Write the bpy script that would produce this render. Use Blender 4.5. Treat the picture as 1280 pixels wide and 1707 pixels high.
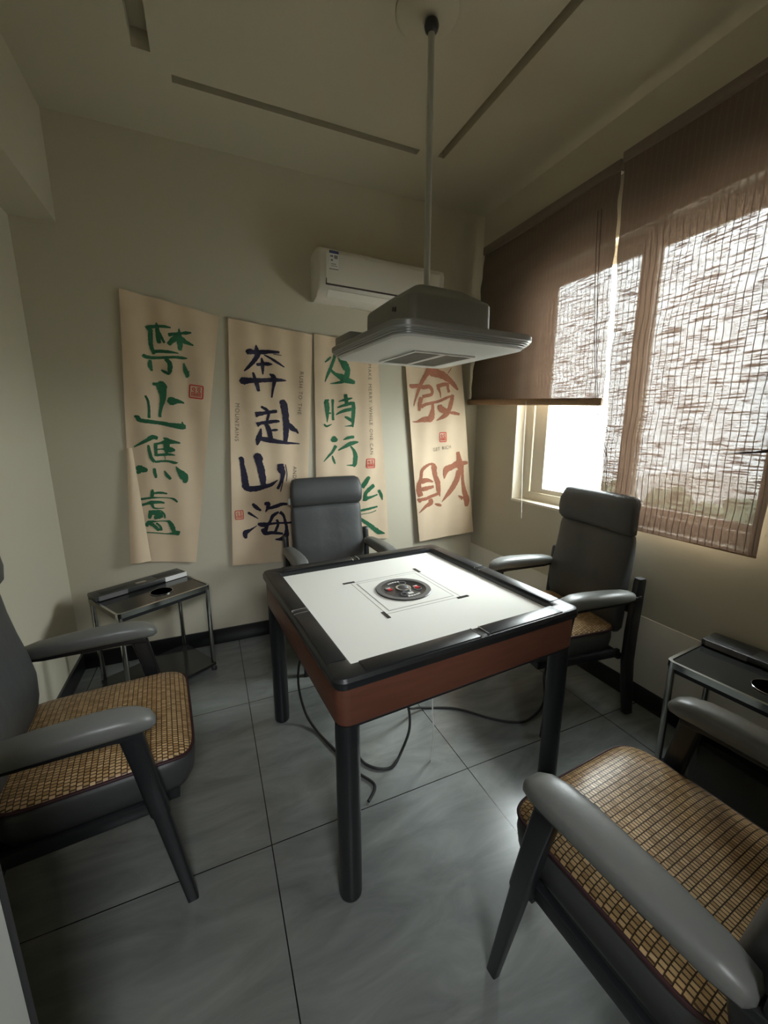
import bpy, bmesh, math, random
from mathutils import Vector, Matrix
random.seed(7)
scene = bpy.context.scene
for o in list(bpy.data.objects):
    bpy.data.objects.remove(o, do_unlink=True)
C = scene.collection
PI = math.pi

# ------------------------------------------------------------------ camera
CAM_H, YAW, PITCH, ROLL, FPX = 1.4413, -0.4088, 0.204, -0.0007, 673.7224
cam = bpy.data.cameras.new('camera')
cam.sensor_fit = 'VERTICAL'; cam.sensor_height = 36.0; cam.sensor_width = 27.0
cam.lens = FPX / 1707.0 * 36.0
cam.clip_start = 0.02; cam.clip_end = 500
cam_ob = bpy.data.objects.new('camera', cam); C.objects.link(cam_ob)
fw = Vector((-math.sin(YAW) * math.cos(PITCH), math.cos(YAW) * math.cos(PITCH), -math.sin(PITCH)))
rt = Vector((math.cos(YAW), math.sin(YAW), 0)); up = rt.cross(fw)
r2 = math.cos(ROLL) * rt + math.sin(ROLL) * up; u2 = -math.sin(ROLL) * rt + math.cos(ROLL) * up
cam_ob.matrix_world = Matrix(((r2.x, u2.x, -fw.x, 0), (r2.y, u2.y, -fw.y, 0), (r2.z, u2.z, -fw.z, CAM_H), (0, 0, 0, 1)))
scene.camera = cam_ob

# ------------------------------------------------------------------ room sizes
XL, XR, YB, YF, ZC = -0.802, 2.015, 2.777, -0.26, 2.963
WALL_T = 0.22
WIN_Y0, WIN_Y1, WIN_Z0, WIN_Z1 = 0.868, 2.305, 0.938, 2.40     # window opening
DOOR_X0, DOOR_X1, DOOR_Z = -0.47, 0.45, 2.08                    # doorway behind the camera

# ------------------------------------------------------------------ light
scene.view_settings.view_transform = 'Standard'
scene.view_settings.look = 'None'
scene.view_settings.gamma = 1.0
scene.view_settings.use_curve_mapping = False
scene.view_settings.exposure = 0.0
scene.cycles.use_denoising = True
scene.cycles.max_bounces = 10
scene.cycles.diffuse_bounces = 6
scene.cycles.glossy_bounces = 4
scene.cycles.transmission_bounces = 8
scene.cycles.transparent_max_bounces = 16
scene.cycles.sample_clamp_indirect = 6.0
SKY, GLOW, GLOW_SIGMA = 27.0, 44.0, 0.30       # overcast sky with a hazy sun glow
SUN_AZ, SUN_EL = math.radians(20), math.radians(42)
HALL_W = 30.0
world = bpy.data.worlds.new('overcast_sky'); scene.world = world; world.use_nodes = True
wn = world.node_tree.nodes; wl = world.node_tree.links
bg = wn['Background']; bg.inputs['Color'].default_value = (0.89, 0.985, 0.985, 1)
def wmath(op, a, b=None):
    x = wn.new('ShaderNodeMath'); x.operation = op
    for i, v in enumerate((a, b)):
        if v is None: continue
        if isinstance(v, (int, float)): x.inputs[i].default_value = v
        else: wl.new(v, x.inputs[i])
    return x.outputs[0]
wtc = wn.new('ShaderNodeTexCoord'); wdot = wn.new('ShaderNodeVectorMath'); wdot.operation = 'DOT_PRODUCT'
wl.new(wtc.outputs['Generated'], wdot.inputs[0])
wdot.inputs[1].default_value = (math.cos(SUN_AZ) * math.cos(SUN_EL), math.sin(SUN_AZ) * math.cos(SUN_EL), math.sin(SUN_EL))
glow = wmath('POWER', math.e, wmath('DIVIDE', wmath('SUBTRACT', wdot.outputs['Value'], 1.0), GLOW_SIGMA ** 2))
wl.new(wmath('ADD', wmath('MULTIPLY', glow, GLOW), SKY), bg.inputs['Strength'])

def area(name, loc, rot, sx, sy, power, col=(1, 1, 1), portal=False):
    l = bpy.data.lights.new(name, 'AREA'); l.shape = 'RECTANGLE'; l.size = sx; l.size_y = sy
    l.energy = power; l.color = col
    if portal: l.cycles.is_portal = True
    o = bpy.data.objects.new(name, l); C.objects.link(o); o.location = loc; o.rotation_euler = rot
    return o
# daylight enters through the window opening (portal only guides the sampling of the sky)
area('window_portal', (XR + WALL_T + 0.01, (WIN_Y0 + WIN_Y1) / 2, (WIN_Z0 + WIN_Z1) / 2), (0, PI / 2, 0), WIN_Z1 - WIN_Z0, WIN_Y1 - WIN_Y0, 1, portal=True)
# a lamp high in the hall behind the open door shines in under the lintel
area('hall_light', (0.05, -1.05, 2.28), (math.radians(46), 0, 0), 0.5, 0.35, HALL_W, (0.93, 0.97, 1.0))

# ------------------------------------------------------------------ materials
MATS = {}
def nodes_of(m): return m.node_tree.nodes, m.node_tree.links
def mat(name, col, rough=0.5, metal=0.0, bump=0.0, bscale=40.0, var=0.0, vscale=6.0, coat=0.0, spec=0.5, bdetail=4.0, stretch=None):
    if name in MATS: return MATS[name]
    m = bpy.data.materials.new(name); m.use_nodes = True
    n, l = nodes_of(m); b = n['Principled BSDF']
    b.inputs['Base Color'].default_value = (*col, 1); b.inputs['Roughness'].default_value = rough
    b.inputs['Metallic'].default_value = metal; b.inputs['Coat Weight'].default_value = coat
    b.inputs['Specular IOR Level'].default_value = spec
    tc = n.new('ShaderNodeTexCoord'); vec = tc.outputs['Object']
    if stretch:
        mp = n.new('ShaderNodeMapping'); mp.inputs['Scale'].default_value = stretch; l.new(vec, mp.inputs['Vector']); vec = mp.outputs['Vector']
    if var > 0:
        nz = n.new('ShaderNodeTexNoise'); nz.inputs['Scale'].default_value = vscale; nz.inputs['Detail'].default_value = 5
        l.new(vec, nz.inputs['Vector'])
        mx = n.new('ShaderNodeMix'); mx.data_type = 'RGBA'
        mx.inputs['A'].default_value = (*[c * (1 - var) for c in col], 1); mx.inputs['B'].default_value = (*[min(1, c * (1 + var)) for c in col], 1)
        l.new(nz.outputs['Fac'], mx.inputs['Factor']); l.new(mx.outputs['Result'], b.inputs['Base Color'])
    if bump > 0:
        nb = n.new('ShaderNodeTexNoise'); nb.inputs['Scale'].default_value = bscale; nb.inputs['Detail'].default_value = bdetail
        l.new(vec, nb.inputs['Vector'])
        bp = n.new('ShaderNodeBump'); bp.inputs['Strength'].default_value = bump; bp.inputs['Distance'].default_value = 0.01
        l.new(nb.outputs['Fac'], bp.inputs['Height']); l.new(bp.outputs['Normal'], b.inputs['Normal'])
    MATS[name] = m
    return m

def mathn(n, l, op, a, b=None, clamp=False):
    x = n.new('ShaderNodeMath'); x.operation = op; x.use_clamp = clamp
    for i, v in enumerate((a, b)):
        if v is None: continue
        if isinstance(v, (int, float)): x.inputs[i].default_value = v
        else: l.new(v, x.inputs[i])
    return x.outputs[0]

def floor_material():
    m = bpy.data.materials.new('grey_stone_tile'); m.use_nodes = True
    n, l = nodes_of(m); b = n['Principled BSDF']
    tc = n.new('ShaderNodeTexCoord'); sep = n.new('ShaderNodeSeparateXYZ'); l.new(tc.outputs['Object'], sep.inputs[0])
    def grout(out, off):
        a = mathn(n, l, 'SUBTRACT', out, off); a = mathn(n, l, 'DIVIDE', a, 0.826); a = mathn(n, l, 'FRACT', a)
        a = mathn(n, l, 'SUBTRACT', a, 0.5); a = mathn(n, l, 'ABSOLUTE', a); return mathn(n, l, 'GREATER_THAN', a, 0.4977)
    g = mathn(n, l, 'MAXIMUM', grout(sep.outputs['X'], 0.097), grout(sep.outputs['Y'], 1.222))
    mp = n.new('ShaderNodeMapping'); mp.inputs['Rotation'].default_value = (0, 0, 0.9); mp.inputs['Scale'].default_value = (1.0, 3.2, 1)
    l.new(tc.outputs['Object'], mp.inputs['Vector'])
    nz = n.new('ShaderNodeTexNoise'); nz.inputs['Scale'].default_value = 2.6; nz.inputs['Detail'].default_value = 9; nz.inputs['Roughness'].default_value = 0.62; nz.inputs['Distortion'].default_value = 0.8
    l.new(mp.outputs['Vector'], nz.inputs['Vector'])
    cr = n.new('ShaderNodeValToRGB')
    cr.color_ramp.elements[0].position = 0.30; cr.color_ramp.elements[0].color = (0.14, 0.148, 0.142, 1)
    cr.color_ramp.elements[1].position = 0.74; cr.color_ramp.elements[1].color = (0.27, 0.285, 0.272, 1)
    l.new(nz.outputs['Fac'], cr.inputs['Fac'])
    mx = n.new('ShaderNodeMix'); mx.data_type = 'RGBA'; mx.inputs['B'].default_value = (0.012, 0.012, 0.012, 1)
    l.new(g, mx.inputs['Factor']); l.new(cr.outputs['Color'], mx.inputs['A']); l.new(mx.outputs['Result'], b.inputs['Base Color'])
    b.inputs['Roughness'].default_value = 0.24; b.inputs['Specular IOR Level'].default_value = 0.5
    return m

def weave_material():
    m = bpy.data.materials.new('woven_rattan'); m.use_nodes = True
    n, l = nodes_of(m); b = n['Principled BSDF']
    tc = n.new('ShaderNodeTexCoord')
    br = n.new('ShaderNodeTexBrick'); br.offset = 0.5; br.offset_frequency = 2
    br.inputs['Scale'].default_value = 1.0; br.inputs['Brick Width'].default_value = 0.0095; br.inputs['Row Height'].default_value = 0.0150
    br.inputs['Mortar Size'].default_value = 0.0016; br.inputs['Mortar Smooth'].default_value = 0.7; br.inputs['Bias'].default_value = -0.1
    br.inputs['Color1'].default_value = (0.76, 0.52, 0.27, 1); br.inputs['Color2'].default_value = (0.44, 0.255, 0.10, 1); br.inputs['Mortar'].default_value = (0.075, 0.040, 0.016, 1)
    mp = n.new('ShaderNodeMapping'); mp.inputs['Rotation'].default_value = (0, 0, PI / 2)
    l.new(tc.outputs['Object'], mp.inputs['Vector']); l.new(mp.outputs['Vector'], br.inputs['Vector'])
    l.new(br.outputs['Color'], b.inputs['Base Color'])
    bp = n.new('ShaderNodeBump'); bp.inputs['Strength'].default_value = 0.9; bp.inputs['Distance'].default_value = 0.004; bp.invert = True
    l.new(br.outputs['Fac'], bp.inputs['Height']); l.new(bp.outputs['Normal'], b.inputs['Normal'])
    b.inputs['Roughness'].default_value = 0.36
    return m

def blind_material():
    """thin woven reed: opaque brown reeds and dark warp threads with gaps that let the daylight through"""
    m = bpy.data.materials.new('woven_reed'); m.use_nodes = True
    n, l = nodes_of(m); n.remove(n['Principled BSDF']); out = n['Material Output']
    tc = n.new('ShaderNodeTexCoord'); sep = n.new('ShaderNodeSeparateXYZ'); l.new(tc.outputs['Object'], sep.inputs[0])
    mp = n.new('ShaderNodeMapping'); mp.inputs['Scale'].default_value = (1, 9.0, 140.0); l.new(tc.outputs['Object'], mp.inputs['Vector'])
    nz = n.new('ShaderNodeTexNoise'); nz.inputs['Scale'].default_value = 1.0; nz.inputs['Detail'].default_value = 3; nz.inputs['Roughness'].default_value = 0.55; nz.inputs['Distortion'].default_value = 0.5
    l.new(mp.outputs['Vector'], nz.inputs['Vector'])
    mr = n.new('ShaderNodeMapRange'); mr.inputs['From Min'].default_value = 0.40; mr.inputs['From Max'].default_value = 0.52
    mr.inputs['To Min'].default_value = 0.001; mr.inputs['To Max'].default_value = 0.030
    l.new(nz.outputs['Fac'], mr.inputs['Value'])
    # warp threads
    wob = n.new('ShaderNodeTexNoise'); wob.inputs['Scale'].default_value = 9.0; l.new(tc.outputs['Object'], wob.inputs['Vector'])
    yy = mathn(n, l, 'ADD', sep.outputs['Y'], mathn(n, l, 'MULTIPLY', wob.outputs['Fac'], 0.012))
    a = mathn(n, l, 'FRACT', mathn(n, l, 'DIVIDE', yy, 0.0275)); a = mathn(n, l, 'ABSOLUTE', mathn(n, l, 'SUBTRACT', a, 0.5))
    th = mathn(n, l, 'GREATER_THAN', a, 0.445)
    trans = mathn(n, l, 'MULTIPLY', mr.outputs['Result'], mathn(n, l, 'SUBTRACT', 1.0, mathn(n, l, 'MULTIPLY', th, 0.85)))
    tr = n.new('ShaderNodeBsdfTransparent'); tl = n.new('ShaderNodeBsdfTranslucent'); df = n.new('ShaderNodeBsdfDiffuse')
    tl.inputs['Color'].default_value = (0.026, 0.0155, 0.0105, 1); df.inputs['Color'].default_value = (0.30, 0.235, 0.18, 1)
    m1 = n.new('ShaderNodeMixShader'); m1.inputs[0].default_value = 0.5; l.new(df.outputs[0], m1.inputs[1]); l.new(tl.outputs[0], m1.inputs[2])
    m2 = n.new('ShaderNodeMixShader'); l.new(trans, m2.inputs[0]); l.new(m1.outputs[0], m2.inputs[1]); l.new(tr.outputs[0], m2.inputs[2])
    dk = n.new('ShaderNodeBsdfDiffuse'); dk.inputs['Color'].default_value = (0.19, 0.155, 0.12, 1)
    m3 = n.new('ShaderNodeMixShader'); l.new(mathn(n, l, 'MULTIPLY', th, 0.85), m3.inputs[0]); l.new(m2.outputs[0], m3.inputs[1]); l.new(dk.outputs[0], m3.inputs[2])
    l.new(m3.outputs[0], out.inputs['Surface'])
    return m

def glass_material(name, tint=(1, 1, 1), facing=0.08, rough=0.0):
    m = bpy.data.materials.new(name); m.use_nodes = True
    n, l = nodes_of(m); n.remove(n['Principled BSDF']); out = n['Material Output']
    tr = n.new('ShaderNodeBsdfTransparent'); tr.inputs['Color'].default_value = (*tint, 1)
    gl = n.new('ShaderNodeBsdfGlossy'); gl.inputs['Roughness'].default_value = rough
    lw = n.new('ShaderNodeLayerWeight'); lw.inputs['Blend'].default_value = 0.5
    fr = mathn(n, l, 'ADD', mathn(n, l, 'MULTIPLY', mathn(n, l, 'POWER', lw.outputs['Facing'], 5.0), 0.6), 0.04)
    mx = n.new('ShaderNodeMixShader'); l.new(fr, mx.inputs[0]); l.new(tr.outputs[0], mx.inputs[1]); l.new(gl.outputs[0], mx.inputs[2])
    l.new(mx.outputs[0], out.inputs['Surface'])
    return m

M_WALL = mat('wall_paint', (0.585, 0.54, 0.425), 0.75, bump=0.05, bscale=160)
M_CEIL = mat('ceiling_paint', (0.54, 0.50, 0.38), 0.8, bump=0.04, bscale=120)
M_SLOT = mat('ceiling_groove', (0.33, 0.31, 0.25), 0.8)
M_BASE = mat('black_skirting', (0.012, 0.012, 0.013), 0.3)
M_LIT_PATCH = mat('painted_light_patch', (0.88, 0.84, 0.75), 0.55)
M_FLOOR = floor_material()
M_WFRAME = mat('window_frame_cream', (0.78, 0.72, 0.60), 0.4)
M_GLASS = glass_material('window_glass')
M_REED = blind_material()
M_BATTEN = mat('reed_batten', (0.33, 0.20, 0.11), 0.55, var=0.25, vscale=60)
M_HEADRAIL = mat('reed_valance', (0.20, 0.155, 0.12), 0.7)
M_CORD = mat('cord_dark', (0.05, 0.035, 0.03), 0.7)
M_LEATHER = mat('black_leather', (0.055, 0.057, 0.058), 0.46, bump=0.22, bscale=14, bdetail=8)
M_LEATHER2 = mat('grey_leather', (0.160, 0.163, 0.155), 0.38, bump=0.15, bscale=22, bdetail=8)
M_WOOD_BLACK = mat('black_wood', (0.016, 0.017, 0.019), 0.35, bump=0.03, bscale=90, stretch=(1, 1, 0.1))
M_WEAVE = weave_material()
M_PIPING = mat('burgundy_piping', (0.045, 0.012, 0.016), 0.6)
M_TBLACK = mat('table_black_lacquer', (0.014, 0.015, 0.017), 0.34, bump=0.05, bscale=220)
M_TBROWN = mat('table_brown_wood', (0.125, 0.047, 0.029), 0.36, var=0.3, vscale=8, stretch=(1, 1, 6))
M_FELT = mat('white_felt', (0.88, 0.86, 0.80), 0.95, bump=0.05, bscale=500)
M_SEAM = mat('felt_seam', (0.36, 0.35, 0.33), 0.9)
M_DARKPLASTIC = mat('dark_plastic', (0.035, 0.033, 0.035), 0.35)
M_GREYPLASTIC = mat('grey_ring', (0.16, 0.155, 0.155), 0.45, var=0.3, vscale=200)
M_SILVER = mat('silver', (0.72, 0.72, 0.70), 0.25, 0.9)
M_RED = mat('red_button', (0.55, 0.03, 0.035), 0.35)
M_LAMPGREY = mat('lamp_grey', (0.26, 0.26, 0.245), 0.33, 0.25)
M_LAMPDIFF = mat('lamp_underside', (0.62, 0.62, 0.60), 0.5)
M_GRILLE = mat('lamp_grille', (0.12, 0.115, 0.10), 0.5)
M_ROD = mat('lamp_rod_paint', (0.50, 0.50, 0.45), 0.4)
M_CHROME = mat('chrome', (0.62, 0.62, 0.60), 0.16, 1.0)
M_SMOKE = mat('dark_glass_top', (0.022, 0.023, 0.022), 0.12)
M_CONSOLE = mat('console_grey', (0.045, 0.046, 0.045), 0.3)
M_WHITE = mat('white_plastic', (0.80, 0.77, 0.69), 0.4)
M_LABEL = mat('label_white', (0.80, 0.79, 0.76), 0.5)
M_INKBLUE = mat('label_blue', (0.05, 0.06, 0.16), 0.5)
M_INKGREY = mat('label_grey', (0.22, 0.20, 0.20), 0.5)
M_CANVAS = mat('banner_canvas', (0.76, 0.60, 0.425), 0.9, bump=0.1, bscale=420, var=0.06, vscale=10)
M_INK = {'green': mat('ink_green', (0.022, 0.135, 0.060), 0.8, var=0.35, vscale=60),
         'navy': mat('ink_navy', (0.016, 0.013, 0.038), 0.8, var=0.35, vscale=60),
         'rust': mat('ink_rust', (0.36, 0.135, 0.075), 0.8, var=0.2, vscale=60)}
M_SEAL = mat('seal_red', (0.62, 0.045, 0.035), 0.8)
M_CAPTION = mat('caption_ink', (0.20, 0.15, 0.105), 0.85)
M_CABLE = mat('cable_black', (0.02, 0.02, 0.02), 0.5)
M_CABLEW = mat('cable_white', (0.72, 0.72, 0.70), 0.5)
M_GROUND = mat('pale_ground', (0.55, 0.54, 0.50), 0.9, var=0.2, vscale=0.2)
M_TREE = mat('tree_leaves', (0.20, 0.24, 0.15), 0.9, var=0.4, vscale=0.8)
M_DOOR = mat('door_grey_white', (0.40, 0.395, 0.37), 0.55)
M_EDGE_SHADE = mat('door_edge_shade', (0.02, 0.02, 0.02), 0.5)

# ------------------------------------------------------------------ mesh helpers
def link(name, me, m=None, parent=None, smooth=True, sharp=38):
    if m is not None: me.materials.append(m)
    me.update()
    if smooth:
        me.shade_smooth()
        try: me.set_sharp_from_angle(angle=math.radians(sharp))
        except Exception: pass
    o = bpy.data.objects.new(name, me); C.objects.link(o)
    if parent is not None: o.parent = parent
    return o
def from_bm(name, bm, m=None, parent=None, smooth=True, sharp=38):
    bmesh.ops.recalc_face_normals(bm, faces=bm.faces)
    me = bpy.data.meshes.new(name); bm.to_mesh(me); bm.free()
    return link(name, me, m, parent, smooth, sharp)
def add_box(bm, lo, hi, bevel=0.0, seg=2):
    vs = [bm.verts.new((x, y, z)) for x in (lo[0], hi[0]) for y in (lo[1], hi[1]) for z in (lo[2], hi[2])]
    fs = [(0, 1, 3, 2), (4, 6, 7, 5), (0, 4, 5, 1), (2, 3, 7, 6), (0, 2, 6, 4), (1, 5, 7, 3)]
    faces = [bm.faces.new([vs[i] for i in f]) for f in fs]
    if bevel > 0:
        es = list({e for f in faces for e in f.edges})
        bmesh.ops.bevel(bm, geom=es, offset=bevel, segments=seg, affect='EDGES', profile=0.5)
def box(name, lo, hi, m, parent=None, bevel=0.003, seg=2):
    bm = bmesh.new(); add_box(bm, lo, hi, bevel, seg); return from_bm(name, bm, m, parent)
def boxes(name, lst, m, parent=None, bevel=0.0):
    bm = bmesh.new()
    for lo, hi in lst: add_box(bm, lo, hi, bevel)
    return from_bm(name, bm, m, parent)
def add_rings(bm, rings, cap0=True, cap1=True, closed=True):
    vr = [[bm.verts.new(p) for p in r] for r in rings]
    n = len(vr[0])
    for a, b in zip(vr, vr[1:]):
        for i in range(n if closed else n - 1):
            j = (i + 1) % n
            bm.faces.new((a[i], a[j], b[j], b[i]))
    if cap0: bm.faces.new(list(reversed(vr[0])))
    if cap1: bm.faces.new(vr[-1])
def sring(c, u, v, a, b, n=4.0, N=36, fn=None):
    """superellipse ring about c in the plane of unit vectors u, v"""
    c, u, v = Vector(c), Vector(u), Vector(v); out = []
    for i in range(N):
        t = 2 * PI * i / N; ct, st = math.cos(t), math.sin(t)
        p = c + u * (a * math.copysign(abs(ct) ** (2 / n), ct)) + v * (b * math.copysign(abs(st) ** (2 / n), st))
        if fn: p = fn(p)
        out.append(p)
    return out
def catmull(pts, k=8):
    P = [Vector(p) for p in pts]; out = []
    for i in range(len(P) - 1):
        p0 = P[max(i - 1, 0)]; p1 = P[i]; p2 = P[i + 1]; p3 = P[min(i + 2, len(P) - 1)]
        for s in range(k):
            t = s / k
            out.append(0.5 * ((2 * p1) + (p2 - p0) * t + (2 * p0 - 5 * p1 + 4 * p2 - p3) * t * t + (3 * p1 - p0 - 3 * p2 + p3) * t ** 3))
    out.append(P[-1]); return out
def add_tube(bm, pts, r, N=10):
    pts = [Vector(p) for p in pts]; rings = []; nrm = None
    for i, p in enumerate(pts):
        d = (pts[min(i + 1, len(pts) - 1)] - pts[max(i - 1, 0)]).normalized()
        if nrm is None:
            a = Vector((0, 0, 1)) if abs(d.z) < 0.9 else Vector((1, 0, 0)); nrm = d.cross(a).normalized()
        else:
            nrm = (nrm - d * nrm.dot(d)).normalized()
        b = d.cross(nrm)
        rr = r[i] if isinstance(r, (list, tuple)) else r
        rings.append([p + (nrm * math.cos(2 * PI * k / N) + b * math.sin(2 * PI * k / N)) * rr for k in range(N)])
    add_rings(bm, rings)
def tube(name, pts, r, m, parent=None, smooth_k=0, N=10):
    bm = bmesh.new(); add_tube(bm, catmull(pts, smooth_k) if smooth_k else pts, r, N); return from_bm(name, bm, m, parent)
def add_lathe(bm, prof, c=(0, 0, 0), N=40):
    rings = [[(c[0] + r * math.cos(2 * PI * i / N), c[1] + r * math.sin(2 * PI * i / N), c[2] + z) for i in range(N)] for r, z in prof]
    add_rings(bm, rings)
def lathe(name, prof, m, parent=None, c=(0, 0, 0), N=40):
    bm = bmesh.new(); add_lathe(bm, prof, c, N); return from_bm(name, bm, m, parent)
def rsq(h, r, z, seg=6, hy=None):
    """rounded rectangle outline in the xy plane"""
    hy = h if hy is None else hy; out = []
    for cx, cy, a0 in ((h - r, hy - r, 0), (-(h - r), hy - r, PI / 2), (-(h - r), -(hy - r), PI), (h - r, -(hy - r), 1.5 * PI)):
        for k in range(seg + 1):
            a = a0 + (PI / 2) * k / seg; out.append(Vector((cx + r * math.cos(a), cy + r * math.sin(a), z)))
    return out
def thing(name, label, cat, loc=(0, 0, 0), rz=0.0, group=None):
    o = bpy.data.objects.new(name, None); C.objects.link(o); o.location = loc; o.rotation_euler = (0, 0, rz)
    o.empty_display_size = 0.1
    return tag(o, label, cat, group)
def tag(o, label, cat, group=None):
    o['label'] = label; o['category'] = cat
    if group: o['group'] = group
    return o
def struct(o): o['kind'] = 'structure'; return o
def dup(root, loc, rz, label):
    r = root.copy(); C.objects.link(r); r.location = loc; r.rotation_euler = (0, 0, rz); r['label'] = label
    for ch in list(root.children):
        c = ch.copy(); C.objects.link(c); c.parent = r
        for g in ch.children:
            d = g.copy(); C.objects.link(d); d.parent = c
    return r
def text_mesh(s, size, spacing=1.0):
    cu = bpy.data.curves.new('caption', 'FONT'); cu.body = s; cu.size = size; cu.align_x = 'CENTER'; cu.align_y = 'CENTER'; cu.space_character = spacing
    t = bpy.data.objects.new('caption', cu); C.objects.link(t)
    me = bpy.data.meshes.new_from_object(t.evaluated_get(bpy.context.evaluated_depsgraph_get()))
    bpy.data.objects.remove(t); return me

# ================================================================== room shell
HY0 = -2.55      # far end of the hall behind the doorway
struct(box('floor', (-1.3, HY0, -0.12), (XR + WALL_T, YB + WALL_T, 0.0), M_FLOOR, bevel=0))
struct(box('wall_back', (XL - WALL_T, YB, 0), (XR + WALL_T, YB + WALL_T, ZC + 0.15), M_WALL, bevel=0))
struct(box('wall_left', (XL - WALL_T, YF - 0.12, 0), (XL, YB, ZC + 0.15), M_WALL, bevel=0))
X1 = XR + WALL_T
struct(boxes('wall_right', [((XR, YF - 0.12, 0), (X1, YB, WIN_Z0)), ((XR, YF - 0.12, WIN_Z1), (X1, YB, ZC + 0.15)),
                            ((XR, WIN_Y1, WIN_Z0), (X1, YB, WIN_Z1)), ((XR, YF - 0.12, WIN_Z0), (X1, WIN_Y0, WIN_Z1))], M_WALL))
struct(boxes('wall_front', [((XL, YF - 0.12, 0), (DOOR_X0, YF, ZC + 0.15)), ((DOOR_X1, YF - 0.12, 0), (XR, YF, ZC + 0.15)),
                            ((DOOR_X0, YF - 0.12, DOOR_Z), (DOOR_X1, YF, ZC + 0.15))], M_WALL))
struct(boxes('wall_hall', [((-1.3, HY0, 0), (-1.1, YF - 0.12, 2.6)), ((1.3, HY0, 0), (1.5, YF - 0.12, 2.6)), ((-1.3, HY0 - 0.1, 0), (1.5, HY0, 2.6)),
                           ((-1.3, HY0, 2.6), (1.5, YF - 0.12, 2.7)), ((-1.3, YF - 0.121, 0), (XL - WALL_T, YF - 0.02, 2.7))], M_WALL))
# ceiling with three recessed grooves
def ceiling():
    slots = [(-0.01, 1.226, 2.322, 2.366), (1.345, 1.388, 0.25, 2.335), (-0.150, -0.082, 0.25, 2.235)]
    xs = sorted({XL, XR} | {v for s in slots for v in s[:2]}); ys = sorted({YF, YB} | {v for s in slots for v in s[2:]})
    def ins(x, y): return any(a < x < b and c < y < d for a, b, c, d in slots)
    bm = bmesh.new(); lo = []; hi = []
    for i in range(len(xs) - 1):
        for j in range(len(ys) - 1):
            z = ZC + (0.07 if ins((xs[i] + xs[i + 1]) / 2, (ys[j] + ys[j + 1]) / 2) else 0)
            add_box(bm, (xs[i], ys[j], z), (xs[i + 1], ys[j + 1], ZC + 0.15))
    return from_bm('ceiling', bm, M_CEIL, smooth=False)
struct(ceiling())
# beam along the top of the left wall
struct(box('trim_1', (XL, YF, 2.467), (-0.61, YB, ZC), M_WALL, bevel=0))
# patch of light low on the window wall, painted as a pale strip
struct(box('wall_light_patch', (XR - 0.006, YF, 0.10), (XR, YB, 0.482), M_LIT_PATCH, bevel=0.002))
struct(box('baseboard_back', (XL, YB - 0.014, 0), (XR, YB, 0.104), M_BASE, bevel=0.002))
struct(box('baseboard_left', (XL, YF, 0), (XL + 0.014, YB - 0.014, 0.104), M_BASE, bevel=0.002))
struct(box('baseboard_right', (XR - 0.018, YF, 0), (XR, YB - 0.014, 0.104), M_BASE, bevel=0.002))
struct(box('baseboard_front', (DOOR_X1 + 0.06, YF, 0), (XR - 0.018, YF + 0.014, 0.104), M_BASE, bevel=0.002))
# doorway behind the camera and its open leaf at the lower left
struct(boxes('trim_3', [((DOOR_X0 - 0.05, YF - 0.13, 0), (DOOR_X0, YF + 0.015, DOOR_Z + 0.05)), ((DOOR_X1, YF - 0.13, 0), (DOOR_X1 + 0.05, YF + 0.015, DOOR_Z + 0.05)),
                        ((DOOR_X0, YF - 0.13, DOOR_Z), (DOOR_X1, YF + 0.015, DOOR_Z + 0.05))], M_DOOR))
def door():
    a = Vector((-0.455, -0.235, 0)); b = Vector((-0.288, 0.583, 0)); d = (b - a); L = d.length; ang = math.atan2(d.y, d.x)
    t = box('door_1', (0, 0, 0.008), (L - 0.012, 0.04, 2.05), M_DOOR, bevel=0.002); t.location = a; t.rotation_euler = (0, 0, ang); struct(t)
    box('door_edge', (L - 0.012, 0, 0.008), (L, 0.04, 2.05), M_EDGE_SHADE, t, bevel=0.002)  # black colour stands for the shadow on the leaf's leading edge
    bm = bmesh.new(); add_tube(bm, [(L - 0.07, -0.001, 1.02), (L - 0.07, -0.045, 1.02), (L - 0.18, -0.045, 1.02)], 0.009)
    from_bm('door_handle', bm, M_SILVER, t)
door()

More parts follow.
